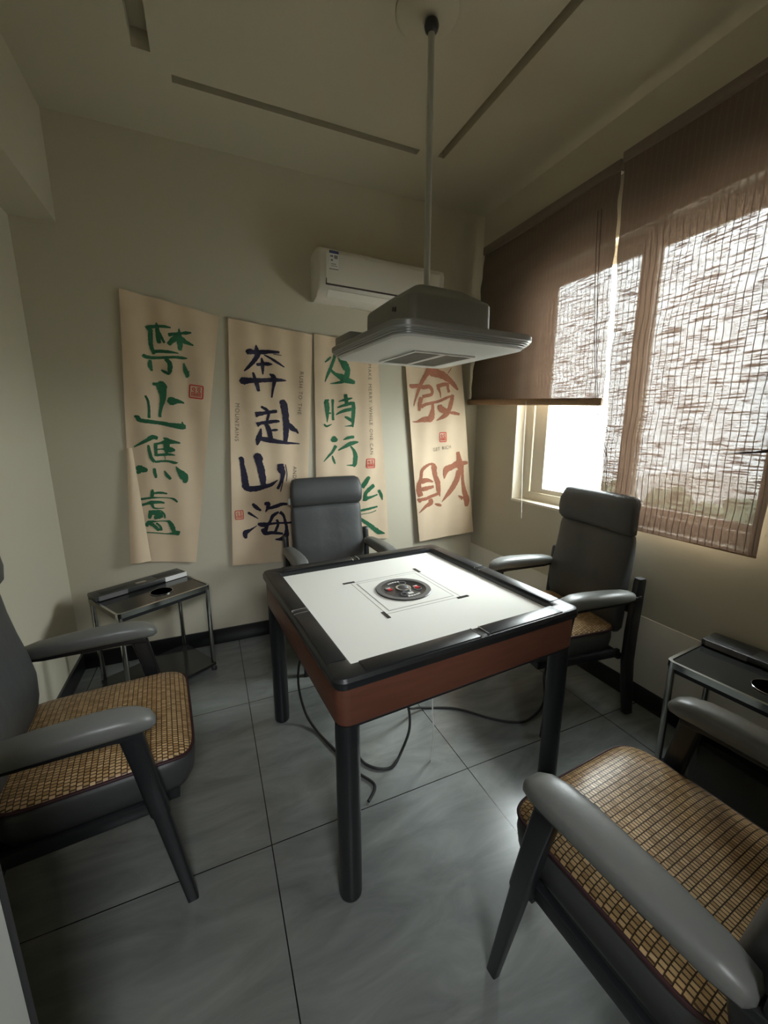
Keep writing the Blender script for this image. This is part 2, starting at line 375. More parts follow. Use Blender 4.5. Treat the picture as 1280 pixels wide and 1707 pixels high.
# ------------------------------------------------------------------ window
def window():
    x0, x1 = XR + 0.085, XR + 0.145
    y0, y1, z0, z1 = WIN_Y0, WIN_Y1, WIN_Z0, WIN_Z1
    f = 0.075
    o = boxes('window_1', [((x0, y0, z0), (x1, y0 + 0.03, z1)), ((x0, y1 - f, z0), (x1, y1, z1)), ((x0, y0 + 0.03, z0), (x1, y1 - f, z0 + 0.05)), ((x0, y0 + 0.03, z1 - 0.05), (x1, y1 - f, z1)),
                           ((x0 - 0.012, y0 + 0.03, z0 + 0.05), (x0 + 0.012, y1 - f, z0 + 0.062))], M_WFRAME, bevel=0.003)
    struct(o)
    for nm, a, b, xo in (('left', 1.475, 2.222, 0.004), ('right', 0.88, 1.565, 0.024)):
        lb = 0.115 if nm == 'left' else 0.09
        pa, pb = (1.562, 2.108) if nm == 'left' else (0.907, 1.472)
        za, zb = 1.032, 2.308
        s = boxes('sash', [((x0 + xo, a, z0 + 0.05), (x0 + xo + 0.02, pa, z1 - 0.05)), ((x0 + xo, pb, z0 + 0.05), (x0 + xo + 0.02, b, z1 - 0.05)),
                           ((x0 + xo, pa, z0 + 0.05), (x0 + xo + 0.02, pb, za)), ((x0 + xo, pa, zb), (x0 + xo + 0.02, pb, z1 - 0.05))], M_WFRAME, o, bevel=0.003)
        box('pane', (x0 + xo + 0.008, pa, za), (x0 + xo + 0.012, pb, zb), M_GLASS, s, bevel=0)
    box('latch', (x0 - 0.012, 1.50, 1.36), (x0 + 0.004, 1.528, 1.45), M_DARKPLASTIC, o, bevel=0.004)
    box('window_sill', (XR - 0.004, y0 - 0.004, z0 - 0.012), (x0, y1 + 0.004, z0 + 0.004), M_WFRAME, o, bevel=0.002)
    boxes('reveal_lining', [((XR - 0.002, y1 - 0.004, z0 + 0.004), (x0, y1 + 0.004, z1 + 0.004)), ((XR - 0.002, y0 - 0.004, z0 + 0.004), (x0, y0 + 0.004, z1 + 0.004)),
                            ((XR - 0.002, y0 + 0.004, z1 - 0.004), (x0, y1 - 0.004, z1 + 0.004))], M_WFRAME, o)
window()

# ------------------------------------------------------------------ outside, far below the window
g = box('ground', (4, -80, -14.2), (160, 90, -14.0), M_GROUND, bevel=0); struct(g)
def trees():
    bm = bmesh.new(); rnd = random.Random(3)
    for i in range(46):
        c = Vector((70 + rnd.uniform(-10, 14), 20 + i * 1.9 + rnd.uniform(-1, 1), -13.2 + rnd.uniform(0, 1.6)))
        bmesh.ops.create_icosphere(bm, subdivisions=2, radius=rnd.uniform(1.4, 3.0), matrix=Matrix.Translation(c))
    for v in bm.verts:
        v.co += Vector((rnd.uniform(-.3, .3), rnd.uniform(-.3, .3), rnd.uniform(-.3, .3)))
    o = from_bm('treeline', bm, M_TREE); tag(o, 'hazy line of far treetops outside the window', 'trees'); o['kind'] = 'stuff'
trees()

# ------------------------------------------------------------------ blinds
def blind(name, label, tl, tr_, br, bl, rail, fold=0.0):
    """corners as (y, z) on the plane in front of the window wall"""
    XB = 1.94; kk = XB / 1.895
    tl, tr_, br, bl = [(min(p[0] * kk, YB - 0.012), 1.4413 + (p[1] - 1.4413) * kk) for p in (tl, tr_, br, bl)]
    ym, zt = (tl[0] + tr_[0]) / 2, (tl[1] + tr_[1]) / 2
    t = thing(name, label, 'blind', (XB, ym, zt), 0, 'woven reed roman blinds on the window')
    bm = bmesh.new(); NU, NV = 40, 60; grid = []
    for j in range(NV + 1):
        v = j / NV; row = []
        for i in range(NU + 1):
            u = i / NU
            y = (tl[0] * (1 - u) + tr_[0] * u) * (1 - v) + (bl[0] * (1 - u) + br[0] * u) * v
            z = (tl[1] * (1 - u) + tr_[1] * u) * (1 - v) + (bl[1] * (1 - u) + br[1] * u) * v
            x = 0.004 * math.sin(v * 21 + u * 2) + 0.003 * math.sin(v * 47 + u * 5) + 0.006 * math.sin(u * 4 + v * 3)
            row.append(bm.verts.new((x, y - ym, z - zt)))
        grid.append(row)
    for j in range(NV):
        for i in range(NU):
            bm.faces.new((grid[j][i], grid[j][i + 1], grid[j + 1][i + 1], grid[j + 1][i]))
    from_bm('reed_sheet', bm, M_REED, t)
    a = Vector((0, bl[0] - ym, bl[1] - zt)); b = Vector((0, br[0] - ym, br[1] - zt))
    # rolled bottom batten
    if rail:
        a = a + Vector((-0.012, 0.0, -0.012)); b = b + Vector((-0.012, -0.008, -0.012))
        d = (b - a).normalized(); n = Vector((0, -d.z, d.y)); n = n if n.z > 0 else -n; bm = bmesh.new()
        add_rings(bm, [sring(a + (b - a) * s, (1, 0, 0), n, 0.014 * q, 0.021 * q, 2.6, 20) for s, q in ((0, .8), (0.004, 1), (.5, 1), (0.996, 1), (1, .8))])
        from_bm('bottom_rail', bm, M_BATTEN, t)
    else:
        tube('bottom_hem', [a, b], 0.004, M_BATTEN, t)
    a = Vector((0.0, tl[0] - ym, tl[1] - zt + 0.012)); b = Vector((0.0, tr_[0] - ym, tr_[1] - zt + 0.012))
    bm = bmesh.new(); add_box(bm, (-0.012, b.y, min(a.z, b.z) - 0.014), (0.030, a.y, max(a.z, b.z) + 0.014), 0.003)
    from_bm('head_rail', bm, M_HEADRAIL, t)
    boxes('bracket', [((0.02, a.y - 0.14, a.z - 0.01), (XR - XB, a.y - 0.11, a.z + 0.012))], M_SILVER, t)
    boxes('bracket', [((0.02, b.y + 0.11, b.z - 0.01), (XR - XB, b.y + 0.14, b.z + 0.012))], M_SILVER, t)
    return t, ym, zt
bl1, ym, zt = blind('roman_blind', 'brown woven reed blind half raised, its rolled bottom batten above clear glass', (2.60, 2.650), (1.560, 2.628), (1.532, 1.586), (2.700, 1.650), True)
XB = -0.016
def cy(y): return y * 1.94 / 1.895
def cz(z): return 1.4413 + (z - 1.4413) * 1.94 / 1.895
tube('pull_cord', [(XB, cy(1.66) - ym, cz(2.50) - zt), (XB, cy(1.64) - ym, cz(2.2) - zt), (XB, cy(1.600) - ym, cz(1.85) - zt), (XB, cy(1.555) - ym, cz(1.56) - zt), (XB, cy(1.500) - ym, cz(1.40) - zt), (XB, cy(1.462) - ym, cz(1.30) - zt), (XB, cy(1.448) - ym, cz(1.12) - zt)], 0.0016, M_CORD, bl1, 6, 6)
tube('pull_cord', [(XB, cy(1.64) - ym, cz(2.50) - zt), (XB, cy(1.615) - ym, cz(2.1) - zt), (XB, cy(1.575) - ym, cz(1.75) - zt), (XB, cy(1.52) - ym, cz(1.42) - zt), (XB, cy(1.462) - ym, cz(1.30) - zt)], 0.0016, M_CORD, bl1, 6, 6)
tube('cord_knot', [(XB - .002, cy(1.500) - ym, cz(1.44) - zt), (XB - .008, cy(1.487) - ym, cz(1.455) - zt), (XB - .002, cy(1.476) - ym, cz(1.43) - zt), (XB - .002, cy(1.498) - ym, cz(1.40) - zt)], 0.0022, M_CORD, bl1, 6, 6)
tube('lift_cord', [(XB - 0.012, cy(2.06) - ym, cz(1.61) - zt), (XB - 0.012, cy(2.052) - ym, cz(1.2) - zt), (XB - 0.012, cy(2.03) - ym, cz(0.86) - zt)], 0.0012, M_CABLEW, bl1, 4, 6)
bl2, ym2, zt2 = blind('roman_blind', 'brown woven reed blind let down over the right pane to below the sill', (1.552, 2.656), (0.775, 2.670), (0.793, 0.955), (1.482, 0.955), False)
tube('frayed_seam', [(XB, cy(0.95) - ym2, cz(1.345) - zt2), (XB, cy(0.87) - ym2, cz(1.350) - zt2), (XB, cy(0.79) - ym2, cz(1.362) - zt2)], [0.001] * 3 + [0.004] * 3 + [0.006] * 3, M_CORD, bl2, 4, 6)

# ================================================================== hanging banners
STROKES = [
(1,'green',[[-259,1992,24,-242,2001,22,-207,2008,16,-168,2009,16,-133,2006,7],[-238,1992,24,-242,1951,24,-244,1906,22,-234,1857,16],[-205,2028,6,-204,2006,18,-203,1973,24,-202,1917,22],[-196,1977,16,-182,1941,14,-173,1921,12],[-151,1966,20,-121,1974,16,-81,1981,14,-55,1985,18,-28,1988,7],[-96,1970,24,-124,1945,28,-156,1914,22],[-92,2007,4,-92,1975,20,-94,1932,31,-97,1886,20],[-94,1955,37,-63,1935,25,-23,1918,8],[-236,1872,20,-203,1875,18,-153,1874,16,-106,1870,6],[-291,1850,18,-273,1840,20,-235,1838,16,-177,1842,15,-126,1847,15,-89,1846,16,-63,1845,6],[-255,1826,14,-260,1795,22,-253,1765,12],[-178,1836,20,-158,1812,24,-160,1777,25,-168,1754,14,-185,1761,16,-206,1773,10],[-84,1817,8,-79,1778,25,-72,1754,25,-77,1736,10],[-74,1766,12,-57,1772,3]]),
(1,'green',[[-210,1711,20,-213,1685,57,-212,1658,45,-211,1626,35,-215,1602,29,-226,1566,19,-235,1534,16,-238,1506,16],[-258,1695,16,-232,1692,20,-210,1697,25],[-301,1627,10,-291,1604,12,-288,1565,12,-294,1501,16],[-186,1587,25,-168,1599,50,-149,1600,33,-127,1598,21,-102,1589,8],[-369,1512,8,-352,1505,24,-342,1489,24,-293,1481,23,-235,1473,21,-181,1461,25,-133,1453,34,-106,1451,25],[-123,1482,4,-121,1457,21]]),
(1,'green',[[-390,1336,6,-356,1354,14,-318,1374,21,-287,1392,25,-261,1385,19],[-314,1347,10,-312,1314,17,-305,1269,19,-291,1247,17],[-291,1247,15,-250,1250,12,-213,1247,14,-187,1238,17,-168,1239,4],[-276,1357,19,-278,1322,17,-280,1280,17],[-284,1349,17,-254,1356,13,-209,1364,29,-172,1361,19,-144,1355,9],[-233,1387,6,-219,1379,21,-194,1364,21],[-219,1375,25,-221,1333,34,-224,1291,13],[-273,1320,8,-239,1321,10,-206,1318,34,-176,1313,11],[-280,1287,17,-246,1288,15,-209,1289,15,-179,1283,6],[-234,1283,4,-235,1258,4],[-390,1201,17,-375,1209,41,-358,1204,37,-332,1201,17],[-392,1185,17,-370,1192,17],[-297,1210,13,-296,1181,17,-293,1151,13],[-246,1193,6,-234,1165,19,-216,1139,17],[-181,1216,4,-165,1184,30,-145,1157,48,-137,1135,35,-143,1113,17]]),
(1,'green',[[-319,1084,8,-322,1063,19,-327,1038,17],[-321,1059,11,-284,1061,15,-243,1052,8],[-389,1027,13,-354,1031,13,-324,1033,11,-279,1030,6,-234,1025,6,-208,1014,15,-193,996,9],[-389,991,17,-365,997,15,-331,1004,21,-293,1003,17,-264,996,11],[-329,1016,21,-330,991,17,-319,968,11,-267,964,4],[-343,957,17,-348,927,21,-354,905,13],[-341,944,26,-311,937,34,-294,918,30,-329,908,21],[-314,952,11,-288,948,9,-273,925,11,-271,900,8],[-377,860,21,-358,884,21,-313,886,8,-271,883,8,-249,874,22,-236,841,28,-228,804,22],[-358,880,26,-334,860,19,-311,826,17],[-321,876,13,-301,852,13,-300,825,17],[-379,822,6,-331,815,7,-279,803,7,-244,801,13,-216,803,31,-199,797,26]]),
(2,'navy',[[270,1897,22,289,1906,33,323,1905,26,369,1910,26,417,1915,20,473,1915,13],[433,1902,5,486,1897,4],[332,1950,5,333,1924,26,341,1895,31,315,1856,26,284,1821,20,250,1790,8],[377,1894,7,415,1877,14,453,1854,16,500,1827,8],[326,1832,18,361,1838,18,400,1841,22,426,1840,5],[361,1876,9,364,1851,20,364,1817,20,363,1775,7],[224,1743,26,244,1732,44,278,1735,33,338,1738,27,407,1745,25,469,1746,20,509,1745,5],[302,1785,13,313,1747,22,323,1710,27,331,1671,18],[403,1781,7,426,1765,31,430,1735,25,422,1696,16,409,1635,11]]),
(2,'navy',[[339,1579,13,366,1564,20,383,1551,16],[301,1528,34,338,1535,25,387,1544,20,423,1549,23,439,1550,16],[387,1542,16,381,1516,16,371,1489,14],[306,1464,32,335,1475,20,384,1482,23,420,1487,21,451,1487,14],[361,1475,18,377,1444,30,386,1404,30,390,1363,28],[394,1429,11,421,1431,16,437,1432,9],[331,1442,7,324,1409,25,311,1373,36,300,1335,9],[324,1377,27,373,1368,32,426,1358,28,485,1348,19,579,1340,7],[457,1610,18,480,1601,50,489,1562,44,493,1512,42,492,1449,40,488,1403,35,481,1348,28],[501,1476,28,532,1444,35,559,1426,21,572,1407,7]]),
(2,'navy',[[182,1250,11,199,1251,27,201,1211,27,208,1156,36,211,1101,41,215,1068,46,234,1053,37,278,1053,37,328,1062,30,374,1073,24,420,1104,5],[277,1249,32,302,1257,55,306,1225,46,317,1174,46,323,1123,42,324,1076,35],[441,1211,38,444,1174,47,454,1140,33,440,1093,19,414,1042,19],[474,1206,6,482,1144,6,475,1092,4],[460,1121,7,432,1022,7]]),
(2,'navy',[[247,954,16,270,926,26,300,902,12],[215,897,16,244,875,14,279,848,4],[192,721,14,190,758,35,225,778,16,267,803,4],[323,946,19,348,944,28,342,913,21,327,890,6],[342,913,19,389,921,24,437,937,24,474,934,14],[415,885,12,376,861,24,356,824,19,330,787,24,319,749,29],[420,882,24,442,861,19,456,805,19,461,754,24,454,715,39,424,693,29,381,693,7],[272,815,14,304,805,33,354,805,19,411,807,14,502,802,15],[398,833,17,406,800,17,389,757,19,379,733,12],[307,780,38,319,744,29,370,741,22,435,729,15]]),
(3,'green',[[768,1873,7,793,1892,14,813,1911,9],[840,1933,19,834,1902,19,816,1856,19,790,1805,19,764,1747,6],[862,1939,28,876,1909,38,895,1878,43,910,1852,53,924,1825,38,914,1788,39,888,1755,24,800,1737,4],[803,1833,19,839,1803,21,893,1778,48,933,1761,39,979,1752,19]]),
(3,'green',[[755,1621,29,772,1608,36,775,1552,29,772,1482,7],[760,1622,19,790,1632,12],[817,1637,22,816,1590,15,816,1534,17,817,1496,17],[782,1543,10,802,1544,12],[748,1470,10,767,1456,14,805,1470,5],[906,1672,24,910,1639,27,915,1607,29],[857,1622,5,910,1637,19,957,1648,7],[848,1582,9,899,1599,19,941,1612,24,972,1617,12],[837,1534,7,888,1559,20,940,1571,22,982,1582,7],[964,1622,25,963,1570,30,960,1507,27,956,1449,12],[898,1521,12,928,1507,22,959,1488,20],[896,1456,3,959,1461,15]]),
(3,'green',[[821,1389,15,820,1367,49,820,1348,34],[832,1324,25,805,1280,17,774,1252,15,737,1214,5],[802,1254,9,811,1226,17,823,1196,9],[884,1362,6,921,1376,20,968,1383,19],[846,1289,7,893,1313,20,941,1336,30,999,1346,10],[940,1317,12,966,1282,23,976,1241,33,970,1191,30,959,1171,13],[904,1184,4,965,1181,15]]),
(3,'green',[[1078,1095,21,1050,1055,31,1022,1015,31],[1117,1030,29,1077,1001,31,1049,971,26,1040,914,31],[1040,930,36,1093,942,18,1144,957,11],[1153,991,21,1173,952,21,1182,912,6],[819,824,20,926,835,18,1036,848,18,1093,857,18,1144,866,13],[981,812,5,1036,818,5,1093,824,6,1133,837,7],[980,802,16,1047,753,26,1092,716,32,1149,669,35,1202,652,8],[971,1069,20,966,956,26,964,798,26,956,664,18],[942,794,23,886,731,23,826,684,6],[888,1063,25,855,1014,25,897,981,23,858,916,20]]),
(4,'rust',[[1551,1875,53,1516,1821,34,1486,1769,24,1457,1694,19,1430,1603,6],[1520,1862,29,1572,1846,63,1635,1834,54,1689,1803,44,1739,1767,39,1783,1726,15],[1718,1881,7,1688,1841,7],[1392,1755,14,1410,1742,29,1456,1747,24,1502,1737,29,1544,1743,29,1570,1716,24,1561,1687,24,1493,1672,24],[1488,1667,29,1479,1634,29,1472,1568,20],[1485,1596,27,1521,1616,22,1573,1628,20,1625,1639,20,1673,1661,20,1720,1681,12],[1578,1621,22,1579,1578,30,1570,1526,54,1560,1492,25],[1570,1506,40,1507,1506,39,1460,1491,15,1419,1489,5],[1606,1745,24,1638,1757,29,1685,1763,25,1692,1733,20,1703,1705,25],[1617,1740,24,1634,1703,12,1640,1665,4],[1736,1691,30,1727,1643,35,1708,1580,35,1677,1536,35,1613,1499,6],[1631,1613,30,1648,1584,45,1703,1561,40],[1714,1558,17,1763,1554,25,1802,1547,15]]),
(4,'rust',[[1573,1175,15,1530,1154,25,1499,1122,25,1492,1062,23,1477,1016,35,1480,965,43,1492,923,41],[1573,1175,20,1612,1159,25],[1601,1160,46,1614,1083,36,1638,1020,36,1645,958,31,1657,915,5],[1495,1041,46,1549,1047,31,1599,1032,10],[1502,979,36,1556,987,31,1605,996,21],[1465,899,20,1525,901,26,1585,919,26,1640,937,23],[1487,892,36,1482,877,15],[1574,898,36,1581,867,41,1537,843,26,1481,791,5],[1614,857,6,1642,850,23,1671,841,16],[1689,1054,6,1701,1121,51,1750,1145,46,1806,1170,46,1885,1175,21],[1796,1262,28,1804,1221,33,1817,1159,57,1837,1096,26,1845,1033,26,1860,959,37,1887,877,53,1889,823,32],[1813,1118,41,1794,1046,42,1762,979,42,1719,923,31,1673,870,5],[1813,916,8,1852,890,32]]),
]

def wave(b, x, z):
    return 0.0045 * math.sin(x * 38 + b * 1.7 + 0.5 * math.sin(z * 3)) * min(1, (z - 0.2) / 1.6 + .25) + 0.003 * math.sin(x * 17 + z * 4 + b)
def base_y(b, x):
    if b == 4: return 2.750 - 0.121 * (x - 1.36)
    return YB - 0.014
def cloth_y(b, x, z): return base_y(b, x) - wave(b, x, z)
BANNERS = {1: ((-0.367, 2.187), (0.130, 2.095), (-0.123, 0.598), (-0.474, 0.649)),
           2: ((0.180, 2.090), (0.691, 2.039), (0.585, 0.520), (0.095, 0.543)),
           3: ((0.700, 2.047), (1.150, 2.015), (1.232, 0.610), (0.672, 0.625)),
           4: ((1.345, 2.02), (1.795, 1.985), (1.962, 0.605), (1.491, 0.560))}
LABELS = {1: 'beige cloth banner with four green brush characters, hung leftmost beside the corner',
          2: 'beige cloth banner with dark navy brush characters and a small red seal',
          3: 'beige cloth banner with green characters partly hidden behind the high-backed chair',
          4: 'beige cloth banner with two large reddish-brown brush characters beside the window wall'}
def stroke(bm, b, pts, rnd, mx, mz):
    P = [Vector(pts[i:i + 3]) / 1000 for i in range(0, len(pts), 3)]
    P = catmull(P, 6); L = []; R = []
    # round the heavy ends a little
    for i, p in enumerate(P):
        a = P[max(i - 1, 0)]; c = P[min(i + 1, len(P) - 1)]
        d = Vector((c.x - a.x, c.y - a.y));
        if d.length < 1e-6: d = Vector((1, 0))
        d.normalize(); n = Vector((-d.y, d.x)); w = max(p.z, 0.002) / 2
        if i in (0, len(P) - 1): w *= 0.72
        w1 = w * (1 + rnd.uniform(-.10, .12)); w2 = w * (1 + rnd.uniform(-.10, .12))
        L.append((p.x + n.x * w1, p.y + n.y * w1)); R.append((p.x - n.x * w2, p.y - n.y * w2))
    rows = []
    for l, r in zip(L, R):
        row = []
        for k in range(5):
            x = l[0] + (r[0] - l[0]) * k / 4; z = l[1] + (r[1] - l[1]) * k / 4
            row.append(bm.verts.new((x - mx, cloth_y(b, x, z) - 0.0022 - base_y(b, mx), z - mz)))
        rows.append(row)
    for a, c in zip(rows, rows[1:]):
        for k in range(4): bm.faces.new((a[k], a[k + 1], c[k + 1], c[k]))
def banner(b):
    q = BANNERS[b]; mx = (q[0][0] + q[1][0]) / 2; mz = (q[0][1] + q[1][1]) / 2; my = base_y(b, mx)
    t = thing('hanging_banner', LABELS[b], 'banner', (mx, my, mz), 0, 'calligraphy banners on the wall')
    bm = bmesh.new(); NU, NV = 44, 70; front = []; back = []
    for j in range(NV + 1):
        v = j / NV; fr = []; bk = []
        for i in range(NU + 1):
            u = i / NU
            x = (q[0][0] * (1 - u) + q[1][0] * u) * (1 - v) + (q[3][0] * (1 - u) + q[2][0] * u) * v
            z = (q[0][1] * (1 - u) + q[1][1] * u) * (1 - v) + (q[3][1] * (1 - u) + q[2][1] * u) * v
            y = cloth_y(b, x, z)
            fr.append(bm.verts.new((x - mx, y - my, z - mz))); bk.append(bm.verts.new((x - mx, y - my + 0.002, z - mz)))
        front.append(fr); back.append(bk)
    for j in range(NV):
        for i in range(NU):
            bm.faces.new((front[j][i], front[j][i + 1], front[j + 1][i + 1], front[j + 1][i])); bm.faces.new((back[j][i], back[j + 1][i], back[j + 1][i + 1], back[j][i + 1]))
    for j in range(NV):
        bm.faces.new((front[j][0], front[j + 1][0], back[j + 1][0], back[j][0])); bm.faces.new((front[j][NU], back[j][NU], back[j + 1][NU], front[j + 1][NU]))
    for i in range(NU):
        bm.faces.new((front[0][i], back[0][i], back[0][i + 1], front[0][i + 1])); bm.faces.new((front[NV][i], front[NV][i + 1], back[NV][i + 1], back[NV][i]))
    from_bm('cloth', bm, M_CANVAS, t)
    rnd = random.Random(b)
    for bb, colr, ss in STROKES:
        if bb != b: continue
        bm = bmesh.new()
        for s in ss: stroke(bm, b, s, rnd, mx, mz)
        from_bm('brush_character', bm, M_INK[colr], t)
    return t, mx, my, mz
def put(b, t, mx, my, mz, me, name, m, x, z, rot=0.0, off=0.0026):
    """lay a flat mesh (xy) on banner cloth b around world (x, z)"""
    ca, sa = math.cos(rot), math.sin(rot)
    for v in me.vertices:
        px = x + v.co.x * ca - v.co.y * sa; pz = z + v.co.x * sa + v.co.y * ca
        v.co = (px - mx, cloth_y(b, px, pz) - off - my - v.co.z, pz - mz)
    return link(name, me, m, t, smooth=False)
def seal(b, args, x, z, s, rot=0.0, hx=1.0, cut=0.0):
    bm = bmesh.new(); k = s / 2
    def rect(x0, z0, x1, z1):
        bm.faces.new([bm.verts.new((p[0] * k * hx, p[1] * k, 0)) for p in ((x0, z0), (x1, z0), (x1, z1), (x0, z1))])
    def ringsq(h, w, r=0.25):
        o = [p * (k) for p in rsq(h, r, 0, 4)]; i_ = [p * k for p in rsq(h - w, max(r - w, 0.05), 0, 4)]
        vo = [bm.verts.new((p.x * hx, p.y, 0)) for p in o]; vi = [bm.verts.new((p.x * hx, p.y, 0)) for p in i_]
        for a in range(len(vo)): bm.faces.new((vo[a], vo[(a + 1) % len(vo)], vi[(a + 1) % len(vi)], vi[a]))
    def circ(cx, cz, r, w):
        N = 14
        vo = [bm.verts.new(((cx + r * math.cos(2 * PI * a / N)) * k * hx, (cz + r * math.sin(2 * PI * a / N)) * k, 0)) for a in range(N)]
        vi = [bm.verts.new(((cx + (r - w) * math.cos(2 * PI * a / N)) * k * hx, (cz + (r - w) * math.sin(2 * PI * a / N)) * k, 0)) for a in range(N)]
        for a in range(N): bm.faces.new((vo[a], vo[(a + 1) % N], vi[(a + 1) % N], vi[a]))
    ringsq(1.0, 0.17)
    circ(-0.36, 0.36, 0.24, 0.12); circ(0.34, 0.34, 0.22, 0.11)
    rect(0.10, 0.60, 0.62, 0.70); rect(-0.30, -0.02, -0.10, 0.10); rect(0.30, -0.02, 0.52, 0.10)
    for xx in (-0.62, -0.42, -0.22, 0.0, 0.2, 0.42, 0.60): rect(xx - 0.045, -0.70, xx + 0.045, -0.18)
    rect(-0.66, -0.16, -0.10, -0.07); rect(0.04, -0.16, 0.66, -0.07); rect(-0.5, -0.45, 0.5, -0.37)
    me = bpy.data.meshes.new('seal'); bm.to_mesh(me); bm.free()
    put(b, *args, me, 'red_seal', M_SEAL, x, z, rot)
b1 = banner(1); seal(1, b1, -0.031, 1.656, 0.080, -0.12)
b2 = banner(2); seal(2, b2, 0.160, 0.885, 0.062, 0.0, 0.88)
b3 = banner(3); seal(3, b3, 1.089, 1.191, 0.070)
b4 = banner(4); seal(4, b4, 1.666, 1.375, 0.075, 0.05, 0.72)
R90 = -PI / 2
def caption(b, args, words, size, x0, z0, x1, z1, spacing=1.2):
    """words spread along the line from (x0, z0) to (x1, z1), each word a part"""
    total = sum(len(w) for w in words) + 0.9 * (len(words) - 1); ang = math.atan2(z1 - z0, x1 - x0); p = 0.0
    for w in words:
        f = (p + len(w) / 2) / total; p += len(w) + 0.9
        me = text_mesh(w, size, spacing); xs = [v.co.x for v in me.vertices]; k = (len(w) / total * math.hypot(x1 - x0, z1 - z0)) / (max(xs) - min(xs)) * 0.97
        for v in me.vertices: v.co.x *= k
        put(b, *args, me, 'caption_word', M_CAPTION, x0 + (x1 - x0) * f, z0 + (z1 - z0) * f, ang)
caption(2, b2, ['RUSH', 'TO', 'THE'], 0.034, 0.608, 1.805, 0.582, 1.530)
caption(2, b2, ['MOUNTAINS'], 0.034, 0.198, 1.600, 0.176, 1.360)
caption(2, b2, ['AND'], 0.034, 0.537, 1.190, 0.532, 1.105)
caption(3, b3, ['MAKE', 'MERRY', 'WHILE', 'ONE', 'CAN'], 0.036, 1.085, 1.880, 1.096, 1.255)
caption(4, b4, ['GET', 'RICH'], 0.036, 1.592, 1.278, 1.735, 1.302)
# the lower left edge of the first banner is folded over
def fold():
    t, mx, my, mz = b1; bm = bmesh.new(); rows = []
    for j in range(25):
        v = j / 24; z = 1.33 + (0.643 - 1.33) * v
        xl = -0.424 + (-0.476 + 0.424) * v - 0.002; xr = -0.40 + (-0.372 + 0.40) * v + 0.001
        row = []
        for i in range(9):
            u = i / 8; x = xl + (xr - xl) * u
            row.append(bm.verts.new((x - mx, cloth_y(1, x, z) - 0.004 - (0.006 + 0.026 * v) * math.sin(PI * (0.15 + 0.85 * u)) - my, z - mz)))
        rows.append(row)
    for a, c in zip(rows, rows[1:]):
        for k in range(8): bm.faces.new((a[k], a[k + 1], c[k + 1], c[k]))
    from_bm('folded_edge', bm, M_CANVAS, t)
fold()

# ================================================================== air conditioner
def aircon():
    t = thing('air_conditioner', 'white wall-mounted air conditioner with an energy sticker, above the banners', 'air conditioner', (1.13, YB, 2.35))
    t.rotation_euler = (0, 0.028, 0)
    W = 0.435; bm = bmesh.new()
    prof = [(0.0, -0.125), (-0.075, -0.140), (-0.150, -0.128), (-0.188, -0.088), (-0.200, -0.03), (-0.200, 0.105), (-0.186, 0.133), (-0.15, 0.142), (0.0, 0.142)]
    add_rings(bm, [[(x, y * s, z) for y, z in prof] for x, s in ((-W, .93), (-W + 0.012, 1), (W - 0.012, 1), (W, .93))])
    from_bm('housing', bm, M_WHITE, t, sharp=50)
    bm = bmesh.new(); add_rings(bm, [[(x, -0.2015, -0.062), (x, -0.2035, -0.066), (x, -0.2035, 0.103), (x, -0.200, 0.108)] for x in (-W + 0.045, W - 0.045)])
    from_bm('front_panel', bm, M_WHITE, t)
    boxes('panel_gap', [((-W + 0.045, -0.2042, -0.0685), (W - 0.045, -0.190, -0.0625)), ((-W + 0.0445, -0.2042, -0.066), (-W + 0.048, -0.19, -0.035))], M_CORD, t)
    bm = bmesh.new(); add_rings(bm, [[(x, -0.190, -0.093), (x, -0.160, -0.1262), (x, -0.158, -0.124), (x, -0.187, -0.091)] for x in (-W + 0.06, W - 0.06)])
    from_bm('louvre', bm, M_WHITE, t)
    s = box('energy_sticker', (-0.372, -0.2048, 0.015), (-0.314, -0.2036, 0.118), M_LABEL, t, bevel=0)
    box('sticker_header', (-0.372, -0.2056, 0.103), (-0.314, -0.2046, 0.118), M_INKBLUE, s, bevel=0)
    boxes('sticker_print', [((-0.366, -0.2054, 0.083), (-0.348, -0.2046, 0.094)), ((-0.342, -0.2054, 0.076), (-0.320, -0.2046, 0.096)), ((-0.362, -0.2054, 0.062), (-0.350, -0.2046, 0.072)),
                            ((-0.362, -0.2054, 0.044), (-0.330, -0.2046, 0.048)), ((-0.362, -0.2054, 0.034), (-0.322, -0.2046, 0.037)), ((-0.371, -0.2054, 0.016), (-0.315, -0.2046, 0.021))], M_INKGREY, s)
aircon()

